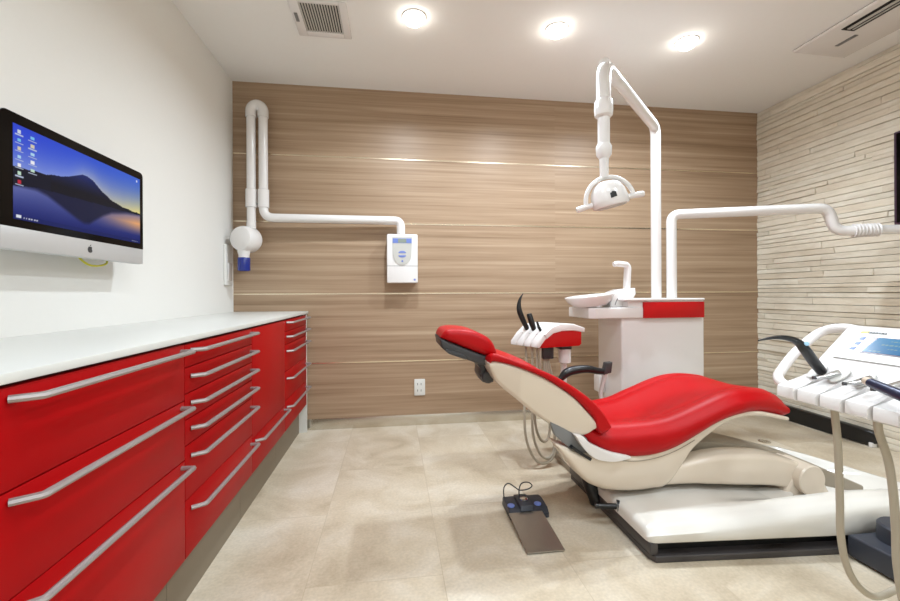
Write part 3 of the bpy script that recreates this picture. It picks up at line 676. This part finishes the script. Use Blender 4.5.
obj('seat_shell', loft(bmesh.new(), hull(xs, shell_top, sl, CY0+0.015, [(0.655, 1.70), (0.75, 1.76), (0.90, 2.0), (1.0, 2.085)], 0.03, 0.12)), M_cream, dc, ang=50, label='glossy cream seat shell')
b = bmesh.new(); pl_ = [(x, interp(sb, x)-0.028) for x in [0.90+0.02*i for i in range(20)]]
tube(b, [(x, CY0+0.0165, z) for x, z in pl_], 0.0016, 6); obj('shell_seam', b, M_taupe, dc)
# seat cushion: cross-sections with raised side bolsters
ct_ = curve([(0.74, 0.455), (0.80, 0.425), (0.877, 0.396), (1.0, 0.392), (1.156, 0.406), (1.289, 0.448), (1.425, 0.498), (1.54, 0.521), (1.657, 0.513), (1.716, 0.494), (1.745, 0.480)], 5)
rings = []
for i in range(76):
    x = 0.74+1.022*i/75
    e = min(1.0, (x-0.74)/0.03, (1.768-x)/0.035); e = math.sqrt(max(0.02, 1-(1-max(0, e))**2))
    a, c = interp(sb, x)-interp([(0.74, 0.0), (0.9, 0.010), (1.3, 0.012), (1.6, 0.004)], x), interp(ct_, x)
    wn = interp([(0.74, 0.06), (0.9, 0.012), (1.1, 0.0), (1.5, 0.0), (1.745, 0.035)], x)
    y0_, y1_ = CY0+wn, CY1-wn
    bol = 0.034*e; dip = interp([(0.74, 0.012), (1.0, 0.034), (1.25, 0.026), (1.5, 0.014), (1.745, 0.006)], x)*e
    mid = (a+c)/2; c = mid+(c-mid)*e; a2 = mid+(a-mid)*(0.4+0.6*e)
    pts = []
    half = [(0.035, 0, 'a'), (0.012, 0.004, 'a'), (0.0, 0.3, 'm'), (-0.004, 0.6, 'm'), (0.0, 0.90, 'm'), (0.010, 1.0, 'm')]
    L_ = []
    for dy, f, k in half:
        L_.append((dy, a2+f if k == 'a' else a2+(c-a2)*f))
    L_ += [(0.022, c+bol*0.45), (0.040, c+bol*0.80), (0.064, c+bol), (0.088, c+bol*0.93), (0.098, c+bol*0.78), (0.108, c+bol*0.86), (0.14, c+bol*0.9-dip*0.35), (0.19, c+bol*0.9-dip*0.8)]
    for dy, z_ in L_: pts.append(Vector((x, y0_+dy, z_)))
    pts.append(Vector((x, (y0_+y1_)/2, c+bol*0.9-dip)))
    for dy, z_ in reversed(L_): pts.append(Vector((x, y1_-dy, z_)))
    for p in pts: p.x -= 0.15*max(0.0, p.y-1.68)*min(1.0, max(0.0, (p.x-0.95)/0.3))
    rings.append(pts)
obj('seat_cushion', loft(bmesh.new(), rings), M_vinyl, dc, ang=60, label='red vinyl seat and leg cushion')
# backrest shell (ovals) and cushion
wt = curve([(0.372, 0.700), (0.385, 0.712), (0.46, 0.699), (0.548, 0.667), (0.637, 0.622), (0.727, 0.560), (0.79, 0.497), (0.822, 0.462), (0.835, 0.438)], 5)
wb = curve([(0.372, 0.692), (0.385, 0.660), (0.406, 0.624), (0.44, 0.591), (0.481, 0.558), (0.569, 0.487), (0.658, 0.428), (0.72, 0.398), (0.76, 0.390), (0.80, 0.399), (0.835, 0.432)], 5)
rings = []
for i in range(50):
    x = 0.372+0.463*i/49; a, c = interp(wb, x), max(interp(wt, x), interp(wb, x)+0.005)
    y0_ = interp([(0.37, 1.64), (0.5, 1.60), (0.83, 1.60)], x); y1_ = interp([(0.37, 1.94), (0.5, 2.02), (0.83, 2.06)], x)
    r = min(0.02, (c-a)*0.45)
    x = 0.825-(0.825-x)*0.965
    rings.append([Vector((x, y+(c-z)*0.22*(1 if y < 1.8 else -1), z)) for y, z in rr(y0_, y1_, a, c, r, 6)])
bs = obj('backrest_shell', loft(bmesh.new(), rings), M_cream, dc, ang=55, label='oval cream backrest shell')
rt = curve([(0.372, 0.732), (0.395, 0.742), (0.482, 0.713), (0.57, 0.681), (0.659, 0.640), (0.75, 0.586), (0.819, 0.533), (0.862, 0.484), (0.882, 0.447), (0.884, 0.436)], 5)
rb = curve([(0.372, 0.700), (0.385, 0.710), (0.46, 0.697), (0.548, 0.665), (0.637, 0.620), (0.727, 0.558), (0.79, 0.496), (0.815, 0.468), (0.825, 0.425), (0.845, 0.405), (0.872, 0.412), (0.884, 0.430)], 5)
rings = []
for i in range(64):
    x = 0.372+0.512*i/63; a, c = interp(rb, x), max(interp(rt, x), interp(rb, x)+0.004)
    y0_ = interp([(0.37, 1.635), (0.5, 1.592), (0.884, 1.592)], x); y1_ = interp([(0.37, 1.945), (0.5, 2.03), (0.884, 2.07)], x)
    ring = []
    n = 10
    r = min(0.022, (c-a)*0.45)
    o_ = rr(y0_, y1_, a, c, r, 6)
    dip = lambda y: 0.03*math.sin(PI*max(0, min(1, (y-y0_-0.03)/(y1_-y0_-0.06))))
    top_pts = [(y1_-r-(y1_-y0_-2*r)*k/n, c) for k in range(1, n)]
    o2 = o_[:7] + top_pts + o_[7:]
    x = 0.884-(0.884-x)*0.965
    ring = [Vector((x, y, z-(dip(y)*min(1, (c-a)/0.04) if z > c-1e-4 else 0))) for y, z in o2]
    rings.append(ring)
obj('backrest_cushion', loft(bmesh.new(), rings), M_vinyl, dc, ang=60, label='red vinyl backrest cushion')
# hinge plates between back and seat
hp = [(0.64, 0.455), (0.70, 0.43), (0.76, 0.415), (0.80, 0.38), (0.83, 0.32), (0.82, 0.290), (0.76, 0.315), (0.70, 0.362), (0.66, 0.40)]
obj('hinge_plate', prism(bmesh.new(), hp, 1.635, 1.66, 'xz', 0.004, 2), M_grey, dc)
hp = [(0.72, 0.350), (0.765, 0.318), (0.805, 0.292), (0.812, 0.302), (0.775, 0.325), (0.73, 0.358)]
obj('hinge_slot', prism(bmesh.new(), hp, 1.612, 1.64, 'xz', 0.003, 2), M_black, dc)
hcv = [(p.x, p.y) for p in smooth([(0.735, 0.405, 0), (0.77, 0.398, 0), (0.801, 0.368, 0), (0.88, 0.330, 0), (0.98, 0.303, 0), (0.94, 0.288, 0), (0.88, 0.288, 0), (0.82, 0.305, 0), (0.775, 0.345, 0), (0.735, 0.405, 0)], 4)][:-1]
obj('hinge_cover', prism(bmesh.new(), hcv, 1.604, 1.66, 'xz', 0.004, 2), M_white, dc)
b = tube(bmesh.new(), smooth([(0.485, 1.67, 0.588), (0.515, 1.67, 0.556), (0.545, 1.67, 0.540)], 4), 0.012, 12); obj('release_lever', b, M_black, dc)
# headrest
hr = [(0.188, 0.812), (0.193, 0.832), (0.215, 0.848), (0.26, 0.852), (0.33, 0.842), (0.388, 0.818), (0.425, 0.785), (0.438, 0.75), (0.432, 0.733), (0.415, 0.725), (0.36, 0.742), (0.29, 0.770), (0.22, 0.800)]
ht = curve([(0.186, 0.818), (0.195, 0.836), (0.215, 0.849), (0.26, 0.853), (0.33, 0.843), (0.388, 0.818), (0.42, 0.79), (0.436, 0.758), (0.440, 0.742)], 4)
hl = curve([(0.186, 0.812), (0.22, 0.799), (0.29, 0.769), (0.36, 0.741), (0.40, 0.727), (0.42, 0.724), (0.432, 0.729), (0.440, 0.738)], 4)
rings = []
for i in range(36):
    x = 0.186+0.254*i/35; a, c = interp(hl, x), max(interp(ht, x), interp(hl, x)+0.004)
    e = min(1, (x-0.18)/0.05, (0.446-x)/0.05); e = math.sqrt(max(0.03, 1-(1-max(0, e))**2)); hw = 0.125*(0.6+0.4*e)
    rings.append([Vector((x, y, z)) for y, z in rr(1.84-hw, 1.84+hw, a, c, min(0.03, (c-a)*0.45), 6)])
obj('headrest_cushion', loft(bmesh.new(), rings), M_vinyl, dc, ang=60, label='red vinyl headrest cushion')
hb_ = [(0.180, 0.812), (0.22, 0.796), (0.29, 0.766), (0.36, 0.738), (0.415, 0.722), (0.42, 0.680), (0.36, 0.690), (0.285, 0.720), (0.215, 0.745), (0.188, 0.770)]
hf = obj('headrest_frame', prism(bmesh.new(), hb_, 1.73, 1.95, 'xz', 0.010, 3), M_dark, dc)
obj('headrest_lever', prism(bmesh.new(), [(0.21, 0.765), (0.285, 0.738), (0.30, 0.722), (0.295, 0.715), (0.22, 0.742), (0.205, 0.756)], 1.722, 1.76, 'xz', 0.003, 2), M_dark, hf)
obj('neck_joint', prism(bmesh.new(), [(0.34, 0.705), (0.42, 0.69), (0.44, 0.66), (0.435, 0.60), (0.415, 0.592), (0.385, 0.60), (0.368, 0.635), (0.372, 0.665)], 1.77, 1.90, 'xz', 0.012, 3), M_dark, hf)
b = lathe(bmesh.new(), [(0.030, 0), (0.030, 0.15), (0.022, 0.158), (0.002, 0.16)], (0.405, 1.91, 0.628), Matrix.Rotation(PI/2, 4, 'X'), 24); obj('neck_knob', b, M_dark, hf)
# far armrest
for o_ in dc.children:
    if o_.name.startswith('headrest'):
        o_.scale = (0.95, 1, 0.95); o_.location = (-0.0463, 0, 0.0275)
b = tube(bmesh.new(), smooth([(0.905, 2.16, 0.515), (0.94, 2.16, 0.548), (0.99, 2.16, 0.563), (1.06, 2.16, 0.566), (1.13, 2.16, 0.553), (1.175, 2.16, 0.548)]), [0.018, 0.026, 0.027, 0.024, 0.020, 0.016], 16, 0.9)
ao = obj('armrest', b, M_black, dc, label='curved black armrest on the far side')
obj('armrest_bracket', prism(bmesh.new(), [(1.150, 0.535), (1.165, 0.600), (1.200, 0.603), (1.192, 0.545)], 2.14, 2.18, 'xz', 0.003), M_dark, ao)
b = tube(bmesh.new(), [(1.168, 2.16, 0.545), (1.135, 2.155, 0.43), (1.12, 2.08, 0.32)], 0.012, 12); obj('armrest_post', b, M_lgrey, ao)

# ------------------------------------------------------------ things on the floor
fp = thing('foot_pedal', 'dark foot control with steel pedal plate and wire loop on beige floor', 'foot pedal', (0.56, 1.72, 0))
b = bmesh.new(); prf = [(1.745, 0.0), (1.745, 0.020), (1.765, 0.038), (1.84, 0.046), (1.875, 0.040), (1.885, 0.0)]
prism(b, prf, 0.490, 0.668, 'yz', 0.006, 3); bd = obj('body', b, M_slate, fp)
b = bmesh.new(); prism(b, [(1.75, 0.034), (1.76, 0.052), (1.835, 0.060), (1.865, 0.052), (1.87, 0.04)], 0.540, 0.598, 'yz', 0.004, 2); obj('centre_block', b, M_slate, bd)
obj('knob', lathe(bmesh.new(), [(0.018, 0), (0.018, 0.010), (0.012, 0.014), (0.002, 0.014)], (0.569, 1.80, 0.055), None, 24), M_chrome, bd)
for x_ in (0.507, 0.630):
    obj('button', lathe(bmesh.new(), [(0.016, 0), (0.016, 0.006), (0.013, 0.008), (0.002, 0.008)], (x_, 1.79, 0.038), None, 24), M_btn, bd, label='round blue button')
b = prism(bmesh.new(), [(1.505, 0.004), (1.505, 0.009), (1.75, 0.030), (1.75, 0.024)], 0.486, 0.636, 'yz', 0.001, 1)
obj('pedal_plate', b, M_pedal, fp, label='brushed steel pedal plate')
b = tube(bmesh.new(), smooth([(0.495, 1.86, 0.03), (0.495, 1.865, 0.085), (0.515, 1.86, 0.108), (0.545, 1.85, 0.092), (0.566, 1.85, 0.078), (0.605, 1.85, 0.080), (0.625, 1.85, 0.095), (0.605, 1.85, 0.112), (0.575, 1.85, 0.108), (0.560, 1.84, 0.085), (0.560, 1.835, 0.052)]), 0.0028, 8)
obj('wire_loop', b, M_dark, fp)

for o_ in fp.children: o_.location = (0.010, 0.0, 0)
fc = thing('foot_controller', 'slate grey foot controller with round post on floor at lower right', 'foot controller', (1.9, 1.2, 0))
b = prism(bmesh.new(), [(1.668, 1.320), (1.672, 1.06), (1.71, 0.95), (2.10, 0.95), (2.15, 1.0), (2.15, 1.300), (2.12, 1.312)], 0.008, 0.090, 'xy', 0.010, 3); obj('housing', b, M_slate, fc)
b = prism(bmesh.new(), [(1.705, 1.305), (1.71, 1.07), (1.74, 0.97), (2.09, 0.97), (2.135, 1.02), (2.135, 1.290)], 0.0, 0.010, 'xy'); obj('rubber_foot', b, M_black, fc)
b = lathe(bmesh.new(), [(0.072, 0.0), (0.070, 0.055), (0.064, 0.062), (0.002, 0.064)], (1.80, 1.24, 0.089), None, 36); obj('round_post', b, M_slate, fc)
# long black rail on the floor along the stone wall
rings = []
for y, h0, h1, w_ in ((2.205, 0.045, 0.075, 0.02), (2.215, 0.028, 0.092, 0.035), (2.24, 0.014, 0.101, 0.045), (2.30, 0.006, 0.104, 0.05), (2.6, 0.0, 0.108, 0.05), (3.0, 0.0, 0.110, 0.05), (3.10, 0.0, 0.110, 0.05)):
    rings.append([Vector((x, y, z)) for x, z in rr(3.038-w_, 3.038, h0, h1, 0.012, 5)])
b = loft(bmesh.new(), rings)
br_ = thing('floor_rail', 'long glossy black low rail lying along foot of the stone wall', 'floor rail', (3.0, 2.65, 0))
obj('rail', b, M_black, br_)
obj('foot', BOX(2.99, 3.03, 2.225, 2.245, 0.0, 0.03, 0.003), M_white, br_)
DX, DY = 2.42, 2.42
fd = thing('floor_drain', 'small round metal floor disc on beige floor behind the chair', 'floor disc', (DX, DY, 0))
obj('disc', lathe(bmesh.new(), [(0.035, 0), (0.035, 0.004), (0.03, 0.006), (0.02, 0.004), (0.002, 0.004)], (DX, DY, 0), None, 28), M_steel, fd)

# ------------------------------------------------------------ television on the stone wall
tv = thing('wall_television', 'flat black television on the stone wall, cut by right edge', 'television', (3.03, 1.7, 1.39))
obj('frame', prism(bmesh.new(), rr(1.11, 2.110, 1.385, 1.945, 0.008), 3.0, 3.035, 'yz', 0.003), M_purple, tv)
obj('screen', BOX(2.997, 3.0, 1.125, 2.095, 1.398, 1.932), M_bezel, tv)
obj('wall_bracket', BOX(3.03, 3.08, 1.5, 1.8, 1.55, 1.8), M_dark, tv)

# ------------------------------------------------------------ doctor's delivery tray
dt = thing('delivery_tray', 'large white delivery tray with blue touch screen and hose handpieces at right', 'instrument tray', (1.15, 0.75, 0.70))
YN = 0.50
# lower tray body
prf = [(1.045, 0.715), (1.06, 0.768), (1.09, 0.783), (1.14, 0.800), (1.27, 0.800), (1.29, 0.76), (1.26, 0.715)]
obj('tray_body', prism(bmesh.new(), prf, YN, 0.945, 'xz', 0.010, 3), M_white, dt)
# console with slanted face
con = []
for x, z in ((1.085, 0.778), (1.10, 0.797), (1.13, 0.818), (1.235, 0.884), (1.252, 0.893), (1.275, 0.890), (1.30, 0.86), (1.29, 0.78)):
    con.append((x, z))
t_ = bmesh.new(); prism(t_, con, YN, 0.955, 'xz', 0.010, 3)
for v in t_.verts:
    if v.co.y > 0.7: v.co.y += (v.co.x-1.10)*0.22
obj('console', t_, M_white, dt)
S0 = Vector((1.118, 0, 0.8120)); S1 = Vector((1.235, 0, 0.886)); sd_ = (S1-S0).normalized(); nrm = Vector((-sd_.z, 0, sd_.x))
def face(s0, s1, y0, y1, lift, nm, m, par, **k):
    b = bmesh.new(); q = [S0+sd_*s0+nrm*0.0+Vector((0, y1, 0)), S0+sd_*s1+Vector((0, y1+(s1-s0)*0.18, 0)), S0+sd_*s1+Vector((0, y0, 0)), S0+sd_*s0+Vector((0, y0, 0))]
    A = [b.verts.new(p+nrm*-0.001) for p in q]; B = [b.verts.new(p+nrm*lift) for p in q]
    b.faces.new(A[::-1]); b.faces.new(B)
    for i in range(4): b.faces.new((A[i], A[(i+1) % 4], B[(i+1) % 4], B[i]))
    bmesh.ops.recalc_face_normals(b, faces=b.faces[:]); return obj(nm, b, m, par, **k)
face(0.010, 0.118, 0.55, 0.925, 0.0030, 'display_frame', M_top, dt)
face(0.038, 0.105, 0.66, 0.882, 0.0042, 'screen_border', M_purple, dt)
def ui(u, v):
    c = lerp((60, 132, 190), (88, 160, 210), v)
    for a, b_, w_, h_ in ((0.15, 0.82, 0.18, 0.03), (0.4, 0.82, 0.15, 0.04), (0.1, 0.55, 0.3, 0.04), (0.45, 0.55, 0.25, 0.04), (0.2, 0.3, 0.15, 0.03), (0.5, 0.32, 0.3, 0.04), (0.05, 0.1, 0.12, 0.03), (0.75, 0.8, 0.15, 0.1), (0.78, 0.4, 0.15, 0.1)):
        if a < u < a+w_ and abs(v-b_) < h_ and int(u*70) % 3: c = lerp(c, (190, 205, 180), 0.6)
    return c
e0 = S0+sd_*0.042+nrm*0.0048
obj('touch_screen', colour_grid(tuple(e0+Vector((0, 0.878, 0))), (0, -0.212, 0), tuple(sd_*0.060), 80, 34, ui), screen_mat('touch_display', 0.8), dt, label='blue touch screen')
for i in range(3):
    b = BOX(-0.006, 0.006, -0.006, 0.006, 0, 0.0012, 0.0005)
    M = frame(S0+sd_*(0.052+i*0.022)+nrm*0.0028+Vector((0, 0.905+i*0.003, 0)), sd_, (0, 1, 0)); put(b, M)
    obj('button', b, M_btn, dt, label='small blue touch button')
b = bmesh.new(); M = frame(S0+sd_*0.127+nrm*0.0008+Vector((0, 0.925, 0)), sd_, (0, 1, 0)); box(b, -0.005, 0.004, -0.008, 0.008, -0.002, 0.0012); put(b, M)
obj('maker_badge', b, mat('yellow_badge', (225, 190, 90), 0.4), dt, label='small yellow maker mark')
b = bmesh.new()
for i in range(6): box(b, -0.004, 0.003, -0.014-i*0.0065, -0.0095-i*0.0065, -0.002, 0.001)
put(b, M); obj('maker_lettering', b, M_grey, dt)
# instrument rests
for i in range(8):
    y1 = 0.950-i*0.054; y0 = y1-0.049
    rings = []
    for x, zt, zb, ins in ((0.985, 0.738, 0.720, 0.003), (0.990, 0.746, 0.716, 0.0), (1.005, 0.750, 0.716, 0.0), (1.03, 0.758, 0.718, 0.002), (1.055, 0.768, 0.720, 0.006), (1.085, 0.780, 0.722, 0.008)):
        ring = []
        a, c = y0+ins, y1-ins
        for k in range(9):
            u = k/8; ring.append(Vector((x, a+(c-a)*u, zt-0.006*math.sin(PI*u)*(1 if x > 1.0 else 0))))
        ring += [Vector((x, c, zb)), Vector((x, a, zb))]
        rings.append(ring)
    ro = obj('instrument_rest', loft(bmesh.new(), rings), M_white, dt, ang=40)
    # oval hollow behind the rest where the handpiece lies
    b = lathe(bmesh.new(), [(0.020, 0), (0.019, 0.0025), (0.016, 0.003), (0.002, 0.0012)], (0, 0, 0), Matrix.Diagonal((1.45, 0.78, 1, 1)), 28)
    put(b, frame((1.075, (y0+y1)/2-0.004, 0.7825), (0.80, 0, 0.50), (0, 1, 0))); obj('hollow', b, M_lgrey, ro)
b = tube(bmesh.new(), smooth([(1.262, 0.965, 0.880), (1.25, 1.005, 0.884), (1.225, 1.045, 0.866), (1.15, 1.046, 0.813), (1.085, 1.032, 0.762), (1.05, 1.005, 0.750), (1.025, 0.965, 0.742), (1.025, 0.93, 0.740)], 8), 0.0125, 16)
obj('grab_handle', b, M_white, dt, label='looped white grab handle')
for i, pts in enumerate(([(1.012, 0.83, 0.725), (1.016, 0.83, 0.69), (1.023, 0.83, 0.62), (1.027, 0.83, 0.50), (1.028, 0.83, 0.43), (1.040, 0.83, 0.362), (1.067, 0.83, 0.308), (1.113, 0.83, 0.270), (1.164, 0.83, 0.274), (1.205, 0.82, 0.315), (1.235, 0.80, 0.45), (1.23, 0.77, 0.62), (1.20, 0.75, 0.72)],
                         [(1.008, 0.74, 0.725), (1.012, 0.74, 0.69), (1.034, 0.74, 0.631), (1.046, 0.74, 0.566), (1.053, 0.74, 0.48), (1.057, 0.74, 0.40), (1.075, 0.735, 0.30), (1.12, 0.715, 0.235), (1.19, 0.70, 0.26), (1.23, 0.69, 0.42), (1.21, 0.68, 0.62), (1.20, 0.68, 0.72)],
                         [(1.02, 0.675, 0.705), (1.04, 0.665, 0.60), (1.06, 0.66, 0.40), (1.12, 0.65, 0.26), (1.20, 0.64, 0.30), (1.23, 0.63, 0.50), (1.21, 0.62, 0.72)])):
    obj('hose', tube(bmesh.new(), smooth(pts, 8), 0.0075, 12), M_hose, dt)
# handpieces lying on the tray
b = tube(bmesh.new(), smooth([(1.066, 0.903, 0.786), (1.04, 0.902, 0.814), (1.012, 0.90, 0.846), (0.990, 0.90, 0.864), (0.96, 0.90, 0.873), (0.925, 0.90, 0.874), (0.885, 0.90, 0.868)], 6), [0.0120, 0.0125, 0.0120, 0.0085, 0.0062, 0.004, 0.002], 14)
sy = thing('air_water_syringe', 'black curved syringe handpiece, leftmost on the large white tray', 'handpiece', (1.078, 0.903, 0.78))
obj('body', b, M_black, sy)
b = lathe(bmesh.new(), [(0.005, 0), (0.0055, 0.003), (0.002, 0.004)], (1.006, 0.889, 0.858), zalign((0, 0, 0), (-0.3, -0.9, 0.5)), 14); obj('button', b, mat('pale_blue', (150, 190, 215), 0.4), sy, label='pale blue button')
def coupling(label, y, s):
    t = thing('handpiece_coupling', label, 'handpiece', (1.06, y, 0.765), 'silver couplings on the large tray')
    b = tube(bmesh.new(), [(1.028, y+0.012, 0.775), (1.042, y+0.008, 0.777), (1.052, y+0.005, 0.779), (1.078, y-0.002, 0.788)], [0.0035, 0.005, 0.0075, 0.008], 14)
    obj('sleeve', b, M_chrome, t)
    b = tube(bmesh.new(), [(1.023, y+0.014, 0.775), (1.029, y+0.012, 0.775)], 0.0042, 12); obj('tip', b, M_dark, t)
    return t
coupling('silver hose coupling below the black syringe on the white tray', 0.874, 1)
coupling('silver hose coupling between black syringe and navy handpiece', 0.805, 1)
coupling('silver hose coupling just behind the navy handpiece at right edge', 0.748, 1)
nv = thing('motor_handpiece', 'navy blue handpiece with beige nose lying on the large white tray', 'handpiece', (1.02, 0.72, 0.77))
b = tube(bmesh.new(), [(1.022, 0.762, 0.789), (0.99, 0.685, 0.781), (0.97, 0.635, 0.776)], [0.010, 0.0115, 0.0115], 16); obj('barrel', b, M_navy, nv)
b = tube(bmesh.new(), [(1.028, 0.776, 0.7905), (1.022, 0.762, 0.789)], [0.0085, 0.010], 16); obj('nose', b, mat('beige_plastic', (205, 185, 165), 0.4), nv, label='beige nose section')
b = tube(bmesh.new(), [(1.031, 0.783, 0.791), (1.028, 0.776, 0.7905)], [0.006, 0.0085], 16); obj('tip', b, M_black, nv)
